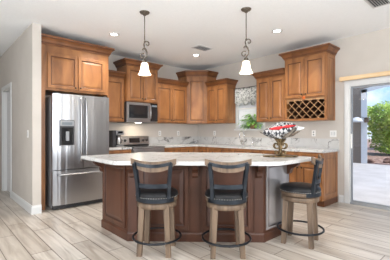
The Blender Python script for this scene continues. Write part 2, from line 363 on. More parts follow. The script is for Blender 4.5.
# valance
b = MB(); n = 44
pr = []
for i in range(n + 1):
    y = WY0 - .04 + (wy + .085) * i / n; xx = XR - .045 - .016 * math.sin(i * 1.5) - .006 * math.sin(i * .7)
    zb = 1.86 + .035 * math.cos(i * PI * 2 / 11)
    pr.append((xx, y, 2.23, xx - .012 * math.sin(i * 1.5), zb))
vs = []; fs = []
for off in (0, .003):
    for (xx, y, zt, xb, zb) in pr: vs += [(xx + off, y, zt), (xx + off, y, zt - .05), (xb + off, y, zb)]
m_ = (n + 1) * 3
for i in range(n):
    for k in range(2):
        a = i * 3 + k
        fs += [(a, a + 3, a + 4, a + 1), (m_ + a + 1, m_ + a + 4, m_ + a + 3, m_ + a)]
    a = i * 3; fs += [(a + 2, a + 5, m_ + a + 5, m_ + a + 2), (a, m_ + a, m_ + a + 3, a + 3)]
b.faces(vs, fs, smooth=True)
v = tag(b.build('window_valance', M['valance'], origin=(XR - .045, WY0 + wy / 2, 2.2)), 'grey and white leaf print valance over the sink window', 'valance')
MB().tube([(0, -wy / 2 - .05, .035), (0, wy / 2 + .045, .035)], .008).build('curtain_rod', M['bronze'], v)

# sliding patio door
d2 = bpy.data.objects.new('door_2', None); col.objects.link(d2); d2.location = (XR, SY0, 0); struct(d2, 'white framed sliding glass patio door')
L = SY1 - SY0
b = MB(); b.box((-.012, L, 0), (-.001, L + .075, SZ + .08), bev=.003); b.box((-.012, -.075, 0), (-.001, 0, SZ + .08), bev=.003); b.box((-.012, 0, SZ), (-.001, L, SZ + .08), bev=.003); b.build('casing', M['trim'], d2)
b = MB(); b.box((.0, L - .014, 0), (.14, L, SZ)); b.box((.0, 0, 0), (.14, .014, SZ)); b.box((.0, .014, SZ - .02), (.14, L - .014, SZ)); b.build('door_frame', M['trim'], d2)
MB().box((.0, .014, .0), (.14, L - .014, .03)).build('sill_track', M['grey'], d2)
for nm, (a, c, xx) in {'sliding_sash': (1.40, L - .015, .04), 'fixed_sash': (.015, 1.46, .09)}.items():
    b = MB(); z1 = SZ - .021
    b.box((xx, a, .03), (xx + .03, a + .04, z1)); b.box((xx, c - .022, .03), (xx + .03, c, z1)); b.box((xx, a + .04, .03), (xx + .03, c - .022, .06)); b.box((xx, a + .04, z1 - .03), (xx + .03, c - .022, z1))
    q = b.build(nm, M['grey'], d2)
    MB().box((xx + .012, a + .04, .06), (xx + .018, c - .022, z1 - .03)).build('pane', M['glass'], q)
MB().box((.012, L - .040, .95), (.039, L - .018, 1.20), bev=.004).build('door_handle', M['white_pl'], d2)
# pale wood rail over the patio door
r_ = thing('blind_headrail', 'long pale pine valance board mounted above the patio door', 'valance', (XR - .002, SY0 - .1, 2.105))
MB().box((-.09, 0, 0), (-.07, 3.10, .07), bev=.006).box((-.07, .02, .055), (0, 3.08, .07)).build('board', M['rail'], r_)
MB().box((-.07, 3.078, 0), (0, 3.10, .07), bev=.003).build('end_return', M['rail'], r_)

# ---------------------------------------------------------------- cabinets
def knob(mb_parent, x, y, z, m=None):
    MB().lathe([(0, 0), (.007, 0), (.006, .012), (.014, .018), (.015, .024), (.010, .030), (0, .031)], 12, T=TR(x, y, z) @ Matrix.Rotation(R(90), 4, 'X'), cap=False).build('knob', m or M['bronze'], mb_parent)
LOOPS = [(0, .016), (.004, .02), (.050, .02), (.054, .012), (.060, .0095), (.066, .0095), (.092, .018)]
def door(parent, x, y, z, w_, h_, kx=None, kz=None, name='door', mw='wood', mg='glaze', T=None):
    s = min(1, min(w_, h_) / .26)
    lp = [(i * s, d) for i, d in LOOPS]
    o = MB().nested(w_, h_, lp, M[mw], M[mg], (3, 4, 5), T=(T or TR()) @ TR(x, y, z)).build(name, None, parent)
    if kx is not None: knob(o, x + kx, y - .019, z + kz)
    return o
CROWN = [(0, 0), (.014, 0), (.014, .020), (.030, .034), (.040, .058), (.070, .092), (.082, .098), (.082, .122), (0, .122)]
def crown(path, z, parent, sc=1.0):
    b = MB(); b.sweep(path, [(o, zz * sc + z) for o, zz in CROWN], M['woodc'])
    b.sweep(path, [(.010, z + .019 * sc), (.022, z + .019 * sc), (.030, z + .031 * sc), (.010, z + .031 * sc)], M['glaze'])
    b.sweep(path, [(.052, z + .086 * sc), (.0835, z + .091 * sc), (.0845, z + .099 * sc), (.052, z + .099 * sc)], M['glaze'])
    return b.build('crown_moulding', None, parent)
def upper(name, label, loc, rz, w_, d_, z0, z1, nd, cpath, knobs='centre', top=.04, bottom=.02, sidepanel=None, dz0=None, stile=.022, group='upper wall cabinets'):
    t = thing(name, label, 'cabinet', (loc[0], loc[1], z0), rz, group)
    zz0 = (dz0 or z0) - z0; H = z1 - z0
    MB().box((0, -d_, 0), (w_, -.002, H), M['wood']).build('cabinet_box', None, t)
    dw = (w_ - 2 * stile - (nd - 1) * .012) / nd
    for i in range(nd):
        x0 = stile + i * (dw + .012)
        kx = dw - .03 if (nd == 1 or i == 0) else .03
        door(t, x0, -d_ - .001, zz0 + bottom, dw, H - zz0 - bottom - top, kx, .05)
    if cpath: crown(cpath(w_, d_), H - .002, t)
    if sidepanel:
        for sgn in sidepanel:
            T = TR(0, -.03, .03, R(-90)) if sgn < 0 else TR(w_, -d_ + .03, .03, R(90))
            MB().nested(d_ - .06, H - .06, [(0, .006), (.04, .006), (.045, .002), (.06, .002), (.08, .006)], M['wood'], M['glaze'], (2,), T=T).build('side_panel', None, t)
    return t
UF = lambda w_, d_: [(0, -d_), (w_, -d_)]
def path_l(lf=True, rt=True):
    def f(w_, d_):
        p = [(0, -d_), (w_, -d_)]
        if lf: p = [(0, -.004)] + p
        if rt: p = p + [(w_, -.004)]
        return p
    return f
Z0, ZS, ZT = 1.435, 2.32, 2.585
# fridge surround: tall end panels and the deep cabinet over the refrigerator
t = thing('refrigerator_cabinet', 'deep honey maple two-door cabinet and surround above the refrigerator', 'cabinet', (1.247, YF, 0))
FW, FD = 1.16, .70
MB().box((0, -FD, 0), (.095, -.002, 2.62), M['wood']).build('end_panel', None, t)
MB().box((FW - .02, -FD, 0), (FW, -.002, 2.62), M['wood']).build('end_panel', None, t)
MB().box((.096, -FD, 1.90), (FW - .021, -.002, 2.62), M['wood']).build('cabinet_box', None, t)
for x0, kx in ((.122, .435), (.122 + .487, .03)): door(t, x0, -FD - .001, 1.935, .473, .565, kx, .035)
crown([(.0, -FD), (FW, -FD), (FW, -.004)], 2.615, t, 1.15)
upper('upper_cabinet', 'narrow honey maple wall cabinet between refrigerator and microwave', (2.41, YF), 0, .517, .33, Z0, ZS, 1, UF)
t = upper('upper_cabinet', 'tall crowned honey maple two-door cabinet above the microwave', (2.93, YF), 0, .76, .43, 1.855, ZT, 2, path_l())
upper('upper_cabinet', 'low honey maple two-door wall cabinet right of the microwave', (3.692, YF), 0, .925, .33, Z0, ZS, 2, UF)
# corner cabinet
CX, CY = 4.62, 5.67 - .33 - .35
t = thing('corner_cabinet', 'tall crowned diagonal honey maple cabinet in the room corner', 'cabinet', (XR, YF, Z0))
H = ZT - Z0
cp = [(4.622 - XR, -.002), (4.622 - XR, -.33), (4.97 - XR, 4.995 - YF), (-.002, 4.995 - YF), (-.002, -.002)]
MB().prism(cp, 0, H, M['wood']).build('cabinet_box', None, t)
dl = math.hypot(cp[2][0] - cp[1][0], cp[2][1] - cp[1][1])
an = math.atan2(cp[2][1] - cp[1][1], cp[2][0] - cp[1][0])
door(t, .035, -.001, .02, dl - .07, H - .08, dl - .10, .05, T=TR(cp[1][0], cp[1][1], 0, an))
crown([(cp[0][0], -.006), cp[1], cp[2], (-.006, cp[3][1])], H - .002, t, 1.1)
# right wall
upper('upper_cabinet', 'short honey maple two-door cabinet between corner cabinet and sink window', (XR, 4.985), R(-90), .615, .33, Z0, ZS, 2, path_l(False, True), sidepanel=(1,))
upper('upper_cabinet', 'low honey maple two-door wall cabinet between sink window and wine rack', (XR, 3.545), R(-90), .66, .33, Z0, ZS, 2, path_l(True, False), sidepanel=(-1,))
t = upper('wine_rack_cabinet', 'tall crowned honey maple cabinet with lattice wine rack below its doors', (XR, 2.88), R(-90), .78, .36, Z0, ZT, 2, path_l(), dz0=1.835, sidepanel=(1,), group='upper wall cabinets')
# re-make its box with an open cubby
for ch in [o for o in bpy.data.objects if o.parent == t and o.name.startswith('cabinet_box')]: bpy.data.objects.remove(ch)
b = MB(); W_, D_, H = .78, .36, ZT - Z0
b.box((0, -D_, .40), (W_, -.002, H), M['wood']); b.box((0, -D_, 0), (.035, -.002, .40), M['wood']); b.box((W_ - .035, -D_, 0), (W_, -.002, .40), M['wood']); b.box((.035, -D_, 0), (W_ - .035, -.002, .035), M['wood'])
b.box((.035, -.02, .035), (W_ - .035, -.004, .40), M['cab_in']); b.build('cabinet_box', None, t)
lw, lh = W_ - .07, .33
b = MB(); T0 = Matrix.Translation((.035, -D_ + .02, .035))
b.box((0, -.01, lh), (lw, .01, lh + .034), M['lattice'], T0)
def clip(p, q):   # clip a segment to the lw x lh rectangle
    t0, t1 = 0, 1; dx, dz = q[0] - p[0], q[1] - p[1]
    for pp, qq in ((-dx, p[0]), (dx, lw - p[0]), (-dz, p[1]), (dz, lh - p[1])):
        if pp == 0: continue
        r = qq / pp
        if pp < 0: t0 = max(t0, r)
        else: t1 = min(t1, r)
    return None if t0 >= t1 else ((p[0] + t0 * dx, p[1] + t0 * dz), (p[0] + t1 * dx, p[1] + t1 * dz))
for sgn in (1, -1):
    for k in range(-3, 9):
        x0 = k * .142 if sgn > 0 else k * .142
        s_ = clip((x0, 0 if sgn > 0 else lh), (x0 + lh * 1.0, lh if sgn > 0 else 0))
        if not s_ : continue
        (xa, za), (xb, zb) = s_
        if math.hypot(xb - xa, zb - za) < .02: continue
        b.tube([(xa, .006 * sgn, za), (xb, .006 * sgn, zb)], .0075, 4, M['lattice'], T0, smooth=False)
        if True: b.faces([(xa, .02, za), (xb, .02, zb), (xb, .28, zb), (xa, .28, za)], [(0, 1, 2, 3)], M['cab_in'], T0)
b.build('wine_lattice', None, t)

# base cabinets
def base_cab(label, loc, rz, w_, nd, drawers=True, d_=.62, sink=False, endp=None):
    t = thing('base_cabinet', label, 'cabinet', (loc[0], loc[1], 0), rz, 'base cabinets')
    MB().box((0, -d_, .10), (w_, -.002, .888), M['wood']).build('cabinet_box', None, t)
    MB().box((.0, -d_ + .07, 0), (w_, -.002, .0995), M['glaze']).build('toe_kick', None, t)
    dw = (w_ - .05 - (nd - 1) * .012) / nd
    for i in range(nd):
        x0 = .025 + i * (dw + .012)
        o = door(t, x0, -d_ - .001, .125, dw, .56 if drawers else .74, dw - .03 if i % 2 == 0 else .03, .50)
        if drawers: door(t, x0, -d_ - .001, .705, dw, .16, dw / 2, .08, name='drawer')
    if endp: MB().nested(d_ - .06, .72, [(0, .008), (.06, .008), (.065, .002), (.08, .002), (.10, .007)], M['wood'], M['glaze'], (2,), T=TR(w_, -d_ + .03, .13, R(90))).build('side_panel', None, t)
    return t
base_cab('honey maple base cabinet between refrigerator and range', (2.41, YF), 0, .515, 1)
base_cab('honey maple base cabinet right of the range', (3.695, YF), 0, .94, 2)
t = thing('corner_base_cabinet', 'honey maple base cabinet filling the room corner', 'cabinet', (XR, YF, 0))
MB().prism([(-.664, -.002), (-.664, -.62), (-.62, -.664), (-.002, -.664), (-.002, -.002)], .0, .888, M['wood']).build('cabinet_box', None, t)
base_cab('honey maple sink base cabinet near the room corner', (XR, 5.004), R(-90), .70, 2)
base_cab('honey maple sink base cabinet below the kitchen window', (XR, 4.302), R(-90), .78, 2)
base_cab('honey maple base cabinet left of the end cabinet under the wine rack', (XR, 3.52), R(-90), .72, 2)
base_cab('honey maple base cabinet at the open end of the right-hand run', (XR, 2.798), R(-90), .74, 2, endp=True)

# worktops
def top(name, label, poly, origin, z0=.89, z1=.93):
    return tag(MB().prism(poly, z0, z1, bev=.006).build(name, M['quartz'], origin=origin), label, 'countertop')
c1 = top('countertop', 'short veined white quartz worktop between refrigerator and range', [(2.411, YF - .003), (2.411, 5.025), (2.928, 5.025), (2.928, YF - .003)], (2.65, 5.3, .89))
MB().box((2.411, YF - .022, .931), (2.928, YF - .003, 1.03)).build('backsplash', M['quartz'], c1, (2.65, 5.3, .89))
c2 = top('countertop', 'long L-shaped veined white quartz worktop along both walls', [(3.693, YF - .003), (3.693, 5.025), (4.61, 5.025), (4.655, 4.98), (4.655, 2.03), (XR - .003, 2.03), (XR - .003, YF - .003)], (4.98, 5.3, .89))
MB().box((3.693, YF - .023, .931), (XR - .024, YF - .003, 1.11)).build('backsplash', M['quartz'], c2, (4.98, 5.3, .89))
MB().box((XR - .023, 2.03, .931), (XR - .003, YF - .003, 1.11)).build('backsplash', M['quartz'], c2, (4.98, 5.3, .89))

# ---------------------------------------------------------------- island
A = Vector((1.65, 2.92)); B = Vector((2.745, 1.865))
body = [(1.65, 3.58), (1.65, 2.92), (2.745, 1.865), (3.305, 1.865), (3.305, 2.50), (2.36, 3.58)]
IO = (2.45, 2.7, 0)
isl = thing('kitchen_island', 'angled maple kitchen island darkened by painted shade, with raised panels and corbels', 'island', IO)
MB().prism(body, .0, .893, M['wood_shaded']).build('cabinet_body', None, isl, IO)
pth = [Vector(p) for p in body]
MB().sweep([pth[i] for i in range(4)], [(0.001, 0), (.016, 0), (.016, .085), (.008, .10), (.001, .10)], M['wood_shaded'], side=-1 if False else 1).build('base_moulding', None, isl, IO)
IL = [(0, .014), (.003, .017), (.045, .017), (.050, .010), (.058, .006), (.066, .006), (.10, .015)]
def ipanel(p, q, a, c, z0=.13, z1=.86):
    d = (q - p); Ln = d.length; an = math.atan2(d.y, d.x)
    MB().nested(c - a, z1 - z0, IL, M['wood_shaded'], M['glaze_shaded'], (3, 4, 5), T=TR(p.x, p.y, 0, an) @ TR(a, -.001, z0)).build('raised_panel', None, isl, IO)
CPROF = [(0, 0), (.24, 0), (.24, -.03), (.22, -.045), (.205, -.085), (.16, -.125), (.10, -.15), (.075, -.19), (.07, -.23), (.045, -.265), (.0, -.28)]
def corbel(p, q, a, wd=.062, sc=1.0, z=.888, zs=.62):
    d = (q - p); an = math.atan2(d.y, d.x); T = TR(p.x, p.y, 0, an) @ TR(a - wd / 2, -.012, z)
    b = MB(); n = len(CPROF)
    vs = [(xx, -o * sc, zz * zs) for xx in (0, wd) for o, zz in CPROF]
    b.faces(vs, [tuple(range(n)), tuple(range(n, 2 * n))[::-1]] + [(i, (i + 1) % n, n + (i + 1) % n, n + i) for i in range(n)], M['wood_shaded'], T)
    b.build('corbel', None, isl, IO)
P = pth
ipanel(P[0], P[1], .05, .61)
Lf = (B - A).length
for c in (.055, Lf / 2, Lf - .055):
    MB().box((c - .05, -.013, .10), (c + .05, 0, .888), M['wood_shaded'], TR(A.x, A.y, 0, math.atan2(B.y - A.y, B.x - A.x)), bev=.003).build('pilaster', None, isl, IO)
ipanel(A, B, .13, Lf / 2 - .075); ipanel(A, B, Lf / 2 + .075, Lf - .13)
for c in (.055, Lf / 2, Lf - .055): corbel(A, B, c, sc=.7)
MB().nested(.47, .74, [(0, .012), (.004, .018), (.028, .018), (.030, .012), (.040, .012), (.042, .017)], M['endpanel'], M['glaze_shaded'], (4, 5), T=TR(P[2].x + .045, P[2].y - .001, .125)).build('end_panel', None, isl, IO)
corbel(P[0], P[1], .06, sc=.6); corbel(P[2], P[3], .50, sc=.7)
ctop = [(1.38, 3.60), (1.36, 2.76), (1.370, 2.712), (1.40, 2.66), (2.47, 1.585), (2.52, 1.553), (2.57, 1.545), (3.345, 1.545), (3.345, 2.54), (2.36, 3.60)]
tag(MB().prism(ctop, .895, .935, bev=.007).build('island_countertop', M['quartz'], origin=(2.45, 2.6, .895)), 'large angled veined white quartz top of the island', 'countertop')

# ---------------------------------------------------------------- refrigerator
F0 = (1.345, 4.79 + .035, 0)   # front-left of body
fr = thing('refrigerator', 'stainless steel french door refrigerator with ice dispenser', 'refrigerator', (1.40, 4.80, 0))
FWd = .935
MB().box((0.0, .072, .03), (FWd, .83, 1.80), bev=.006).build('refrigerator_body', M['fbody'], fr)
def fdoor(x0, x1, z0, z1, name):
    b = MB(); n = 10; pts = []
    for i in range(n + 1):
        u = i / n; xx = x0 + (x1 - x0) * u; pts.append((xx, -.022 * (1 - ((xx - FWd / 2) / (FWd / 2)) ** 2) - .0))
    poly = pts + [(x1, .068), (x0, .068)]
    b.prism(poly[::-1], z0, z1, bev=.006)
    o = b.build(name, M['steel'], fr); return o
dl_ = fdoor(0, FWd / 2 - .003, .635, 1.835, 'door'); dr_ = fdoor(FWd / 2 + .003, FWd, .635, 1.835, 'door'); fz = fdoor(0, FWd, .075, .622, 'freezer_drawer')
for o in (dl_, dr_):
    sx = -1 if o is dl_ else 1; xx = FWd / 2 + sx * .045
    pts = [(xx, -.02, .74), (xx, -.055, .765)] + [(xx, -.062 - .012 * math.sin(PI * i / 8), .80 + .93 * i / 8) for i in range(9)] + [(xx, -.055, 1.765), (xx, -.02, 1.79)]
    MB().tube(pts, .013, 10, flat=(1.15, .75)).build('handle', M['steel'], o)
pts = [(.07, -.005, .555), (.085, -.045, .555)] + [(.12 + (FWd - .24) * i / 8, -.058 - .016 * math.sin(PI * i / 8), .555) for i in range(9)] + [(FWd - .085, -.045, .555), (FWd - .07, -.005, .555)]
MB().tube(pts, .013, 10).build('handle', M['steel'], fz)
dp = MB().box((.095, -.028, 1.005), (.325, .0, 1.425), M['dgrey'], bev=.006)
dp.box((.105, -.031, 1.325), (.315, -.026, 1.415), M['grey']); dp = dp.build('ice_dispenser', None, dl_)
MB().box((.13, -.034, 1.345), (.29, -.0305, 1.385)).build('control_display', M['display'], dp)
MB().box((.125, -.036, 1.02), (.295, -.0285, 1.30), M['bg_glass']).build('dispenser_recess', None, dp)
b = MB(); b.box((.10, -.060, 1.008), (.32, -.029, 1.022), bev=.003); b.build('drip_tray', M['steel'], dp)
b = MB(); b.box((.185, -.052, 1.09), (.235, -.037, 1.24), bev=.004); b.build('paddle', M['grey'], dp)
MB().box((.78, -.015, 1.765), (.86, -.012, 1.777)).build('badge', M['grey'], dr_)
MB().box((.01, .02, .015), (FWd - .01, .07, .07)).build('base_grille', M['dgrey'], fr)
for xx in (.05, FWd - .05): MB().lathe([(.022, 0), (.022, .03)], 12, (xx, .10, 0)).build('foot', M['dgrey'], fr)
for xx in (.04, FWd - .10): MB().box((xx, .0, 1.8365), (xx + .06, .12, 1.856), bev=.004).build('hinge_cover', M['dgrey'], fr)

# ---------------------------------------------------------------- microwave
mw = thing('microwave', 'stainless steel over-the-range microwave with dark glass door', 'microwave', (2.931, YF - .003, 1.43))
MB().box((0, -.40, 0), (.757, 0, .418), bev=.004).build('microwave_body', M['dgrey'], mw)
dd = MB().box((.002, -.43, .03), (.57, -.401, .415), M['steel'], bev=.006).build('door', None, mw)
MB().box((.05, -.434, .09), (.50, -.4305, .36), M['bg_glass'], bev=.001).build('door_window', None, dd)
MB().tube([(.55, -.43, .07), (.55, -.465, .09), (.55, -.475, .22), (.55, -.465, .35), (.55, -.43, .37)], .012, 10).build('handle', M['steel'], dd)
cpn = MB().box((.574, -.43, .03), (.755, -.401, .415), M['bg_glass'], bev=.004).build('control_panel', None, mw)
MB().box((.60, -.433, .34), (.73, -.4305, .38), M['display']).build('clock_display', None, cpn)
MB().box((.002, -.428, .004), (.755, -.401, .026), M['steel']).build('vent_grille', None, mw)
MB().box((.30, -.30, -.004), (.42, -.24, -.0005)).build('task_light', M['lamp'], mw)
ld = bpy.data.lights.new('task_bulb', 'AREA'); ld.size = .12; ld.energy = 1.6; ld.color = (1, .86, .66); lo = bpy.data.objects.new('task_bulb', ld); col.objects.link(lo); lo.parent = mw; lo.location = (.36, -.27, -.008)
MB().box((.25, -.4315, .378), (.33, -.4305, .39), M['grey']).build('badge', None, dd)

# ---------------------------------------------------------------- range
rg = thing('range', 'stainless steel slide-in range with raised back control panel', 'stove', (2.932, YF - .003, 0))
RW = .756
MB().box((0, -.66, .03), (RW, -.02, .915), bev=.004).build('range_body', M['steel'], rg)
ck = MB().box((.0, -.68, .916), (RW, -.075, .934), M['bg_glass'], bev=.004).box((0, -.70, .90), (RW, -.681, .936), M['steel'], bev=.004).build('cooktop', None, rg)
for xx, yy, rr in ((.2, -.24, .09), (.56, -.24, .075), (.2, -.52, .075), (.56, -.52, .10)): MB().lathe([(rr - .004, 0), (rr, 0), (rr, .0012), (rr - .004, .0012)], 32, (xx, yy, .9345), cap=False).build('burner_ring', M['grey'], ck)
vs = [(-.02, .935), (-.075, .935), (-.10, .96), (-.062, 1.12), (-.045, 1.135), (-.02, 1.135)]
bgd = MB().faces([(xx, y, z) for xx in (.0, RW) for y, z in vs], [(0, 1, 2, 3, 4, 5)[::-1], (6, 7, 8, 9, 10, 11)] + [(i, (i + 1) % 6, 6 + (i + 1) % 6, 6 + i) for i in range(6)], M['steel'])
b = MB(); b.faces([(xx, y, z) for xx in (.0, RW) for y, z in vs], [(0, 1, 2, 3, 4, 5)[::-1], (6, 7, 8, 9, 10, 11)] + [(i, (i + 1) % 6, 6 + (i + 1) % 6, 6 + i) for i in range(6)], M['steel'])
bgd = b.build('backguard', None, rg)
Tb = Matrix.Translation((0, -.081, 1.045)) @ Matrix.Rotation(R(-13), 4, 'X')
MB().box((.25, -.006, -.05), (.51, -.001, .05), M['bg_glass'], Tb).build('display', None, bgd)
for xx in (.06, .15, .60, .69): MB().lathe([(.030, 0), (.030, .006), (.022, .010), (.020, .032), (0, .034)], 20, T=Tb @ Matrix.Translation((xx, -.001, 0)) @ Matrix.Rotation(R(90), 4, 'X'), cap=False).build('knob', M['dgrey'], bgd)
od = MB().box((.01, -.695, .22), (RW - .01, -.661, .88), M['steel'], bev=.005).build('oven_door', None, rg)
MB().box((.12, -.699, .40), (RW - .12, -.6955, .70), M['bg_glass']).build('oven_window', None, od)
MB().tube([(.06, -.695, .82), (.06, -.74, .82), (RW - .06, -.74, .82), (RW - .06, -.695, .82)], .012, 10).build('handle', M['steel'], od)
MB().box((.01, -.69, .05), (RW - .01, -.661, .21), M['steel'], bev=.004).build('storage_drawer', None, rg)
for xx in (.05, RW - .05):
    for yy in (-.62, -.08): MB().lathe([(.02, 0), (.02, .03)], 10, (xx, yy, 0)).build('foot', M['dgrey'], rg)

# ---------------------------------------------------------------- worktop items
cm = thing('coffee_maker', 'black drip coffee maker with steel front and glass carafe beside the refrigerator', 'coffee maker', (2.81, 5.42, .931))
MB().box((-.07, .02, .0), (.10, .14, .33), M['dgrey'], bev=.01).box((-.15, -.10, 0), (-.071, .14, .33), M['dgrey'], bev=.01).build('water_tank', None, cm)
MB().box((-.07, -.12, .0), (.10, .019, .035), M['steel'], bev=.006).build('base_plate', None, cm)
MB().box((-.07, -.12, .23), (.10, .019, .33), M['steel'], bev=.01).build('brew_head', None, cm)
MB().box((-.04, -.123, .27), (.06, -.1205, .31), M['bg_glass']).build('control_panel', None, cm)
k = MB().lathe([(.05, 0), (.068, .03), (.072, .08), (.055, .14), (.045, .15), (.05, .17), (.0, .172)], 20, (.01, -.05, .037), M['steel']).build('carafe', None, cm)
MB().tube([(.01, -.118, .17), (.01, -.155, .16), (.01, -.155, .09), (.01, -.12, .07)], .009, m=M['dgrey']).build('carafe_handle', None, k)
# faucet behind the sink
f = thing('kitchen_faucet', 'chrome gooseneck faucet in front of the sink window', 'faucet', (5.17, 4.02, .931))
pts = [(0, 0, 0), (0, 0, .22)] + [(-.08 + .08 * math.cos(a), 0, .24 + .08 * math.sin(a)) for a in [PI * i / 10 for i in range(11)]] + [(-.16, 0, .17)]
MB().tube(pts, .011, 10).build('spout', M['chrome'], f)
MB().lathe([(.028, 0), (.028, .008), (.018, .02), (.016, .07), (0, .072)], 16).build('faucet_base', M['chrome'], f)
MB().tube([(0, .016, .045), (0, .06, .06), (0, .09, .10)], .007).build('lever', M['chrome'], f)
f = thing('soap_dispenser', 'short chrome soap pump right of the faucet on the worktop', 'soap dispenser', (5.17, 3.78, .931))
MB().lathe([(.018, 0), (.018, .01), (.010, .02), (.010, .09), (0, .092)], 14).build('pump_body', M['chrome'], f)
MB().tube([(0, 0, .085), (0, 0, .12), (-.07, 0, .125), (-.08, 0, .105)], .006).build('spout', M['chrome'], f)
sk = thing('kitchen_sink', 'stainless steel sink rim set in the worktop below the window', 'sink', (4.93, 4.02, .9305))
b = MB(); b.box((-.17, -.33, 0), (.17, -.315, .004)); b.box((-.17, .315, 0), (.17, .33, .004)); b.box((-.17, -.315, 0), (-.155, .315, .004)); b.box((.155, -.315, 0), (.17, .315, .004))
b.build('rim', M['sinksteel'], sk); MB().box((-.155, -.315, 0), (.155, .315, .0012)).build('basin', M['grey'], sk)

# outlets and switches
def outlet(label, loc, rz, w_=.075, slots=1, switch=False, group='wall outlets and switches'):
    t = thing('light_switch' if switch else 'wall_outlet', label, 'light switch' if switch else 'outlet', loc, rz, group)
    MB().box((-w_ / 2, -.006, -.058), (w_ / 2, -.0005, .058), bev=.002).build('plate', M['white_pl'], t)
    for i in range(slots):
        cx = (i - (slots - 1) / 2) * .046
        if switch: MB().box((cx - .016, -.010, -.032), (cx + .016, -.0062, .032), bev=.001).build('rocker', M['trim'], t)
        else:
            for z in (-.022, .022): MB().lathe([(.015, 0), (.015, .003)], 14, T=TR(cx, -.006, z) @ Matrix.Rotation(R(90), 4, 'X')).build('socket', M['grey'], t)
    return t
outlet('white wall outlet on the fridge wall beside the range', (4.05, YF, 1.20), 0)
outlet('white wall outlet on the fridge wall next to the corner', (4.62, YF, 1.20), 0)
outlet('white wall outlet on the window wall next to the corner', (XR, 5.05, 1.20), R(-90))
outlet('white wall outlet below the wine rack', (XR, 2.49, 1.205), R(-90))
outlet('white double wall switch at the end of the worktop', (XR, 2.135, 1.20), R(-90), .115, 2, True)
outlet('white wall switch on the hall wall at left', (HX, 5.07, 1.20), R(-90), .075, 1, True)

# plant on window sill
pl = thing('potted_plant', 'leafy green plant in a small woven pot on the sink window sill', 'plant', (XR - .012, 3.86, WZ0 - .0005))
MB().lathe([(.045, 0), (.06, .02), (.068, .06), (.062, .10), (.054, .10), (.05, .085), (0, .085)], 20).build('pot', M['terracotta'], pl)
def leaf(b, base, d, ln, wd, droop):
    d = Vector(d).normalized(); s_ = d.cross(Vector((0, 0, 1)));
    if s_.length < .05: s_ = Vector((1, 0, 0))
    s_.normalize(); vs = []
    for u, ww in ((0, .08), (.3, .9), (.6, 1), (.85, .55), (1, .02)):
        p = Vector(base) + d * ln * u - Vector((0, 0, 1)) * droop * ln * u * u
        vs += [p - s_ * wd * ww / 2, p + Vector((0, 0, -.12 * wd * ww)), p + s_ * wd * ww / 2]
    b.faces(vs, [(i * 3 + k, i * 3 + k + 1, i * 3 + k + 4, i * 3 + k + 3) for i in range(4) for k in range(2)], smooth=True)
b = MB(); st = MB()
for i in range(120):
    a = random.uniform(0, 2 * PI); el = random.uniform(.05, 1.35); ln = random.uniform(.09, .25)
    rr = ln * math.cos(el); base = Vector((0, 0, .09))
    dx = math.cos(a) * rr
    if dx > .03: dx = .03 * random.random()
    if dx < -.13: dx *= .6
    tip = Vector((dx, math.sin(a) * rr * 1.25, .08 + ln * math.sin(el) * .95 - (.05 if el < .5 else 0)))
    st.tube([base, (base + tip) / 2 + Vector((0, 0, .02)), tip], .0015, 4)
    leaf(b, tip, (dx + random.uniform(-.04, .01), math.sin(a) * rr + random.uniform(-.03, .03), random.uniform(-.02, .05)), random.uniform(.06, .10), random.uniform(.035, .052), .5)
st.build('stems', M['leaf'], pl); b.build('foliage', M['leaf'], pl); pl.scale = (1, 1.15, 1.1)

# decorative stand on island
DX, DY, DZ = 3.09, 1.86, .936
fb = thing('fruit_stand', 'ornate brass scroll stand with metal leaf dish on the island', 'decorative bowl', (DX, DY, DZ), R(-42.5))
# local x = camera right, y = away
MB().lathe([(.21, 0), (.215, .006), (.20, .014), (0, .016)], 32, sx=1, sy=.55).build('base_tray', M['brass'], fb)
b = MB()
def spiral(c, r0, r1, a0, a1, n=18, yo=0): return [(c[0] + (r0 + (r1 - r0) * i / n) * math.cos(a0 + (a1 - a0) * i / n), yo, c[1] + (r0 + (r1 - r0) * i / n) * math.sin(a0 + (a1 - a0) * i / n)) for i in range(n + 1)]
for sx in (1, -1):
    for yo in (-.025, .025):
        b.tube([(p[0] * sx, p[1], p[2]) for p in spiral((.045, .135), .012, .048, R(200), R(-180), 22, yo)], .0075, 6)
        b.tube([(p[0] * sx, p[1], p[2]) for p in spiral((.040, .055), .035, .010, R(150), R(480), 18, yo)], .0075, 6)
        b.tube([(0, yo * .6, .016), (.012 * sx, yo, .06), (.004 * sx, yo, .10), (.02 * sx, yo, .16), (.06 * sx, yo, .215)], .008, 6)
b.lathe([(.03, .016), (.018, .03), (.012, .06), (.02, .09), (.012, .12), (.022, .16), (.03, .20), (.05, .215), (0, .217)], 14)
b.build('scroll_stem', M['brass'], fb)
# leaf shaped dish
n, mseg = 24, 8; vs = []; fs = []
for th in (0, .004):
    for i in range(n + 1):
        u = i / n * 2 - 1; wd = .115 * (1 - abs(u) ** 2.2) ** .6 + .006; 
        for j in range(mseg + 1):
            v_ = j / mseg * 2 - 1
            z = .215 + .085 * abs(u) ** 1.8 + .05 * v_ * v_ * (1 - abs(u)) + .012 * math.sin(9 * u) * abs(v_) + th
            vs.append((u * .235 * (1 if u > 0 else 1.05), v_ * wd, z))
q = (n + 1) * (mseg + 1)
for i in range(n):
    for j in range(mseg):
        a = i * (mseg + 1) + j; c = a + mseg + 1
        fs += [(a, c, c + 1, a + 1), (q + a + 1, q + c + 1, q + c, q + a)]
for i in range(n):
    for j in (0, mseg): a = i * (mseg + 1) + j; c = a + mseg + 1; fs.append((a, c, q + c, q + a))
MB().faces(vs, fs, smooth=True)
b = MB(); b.faces(vs, fs, smooth=True); b.build('leaf_dish', M['pbronze'], fb)
b = MB(); vs = []; n = 14
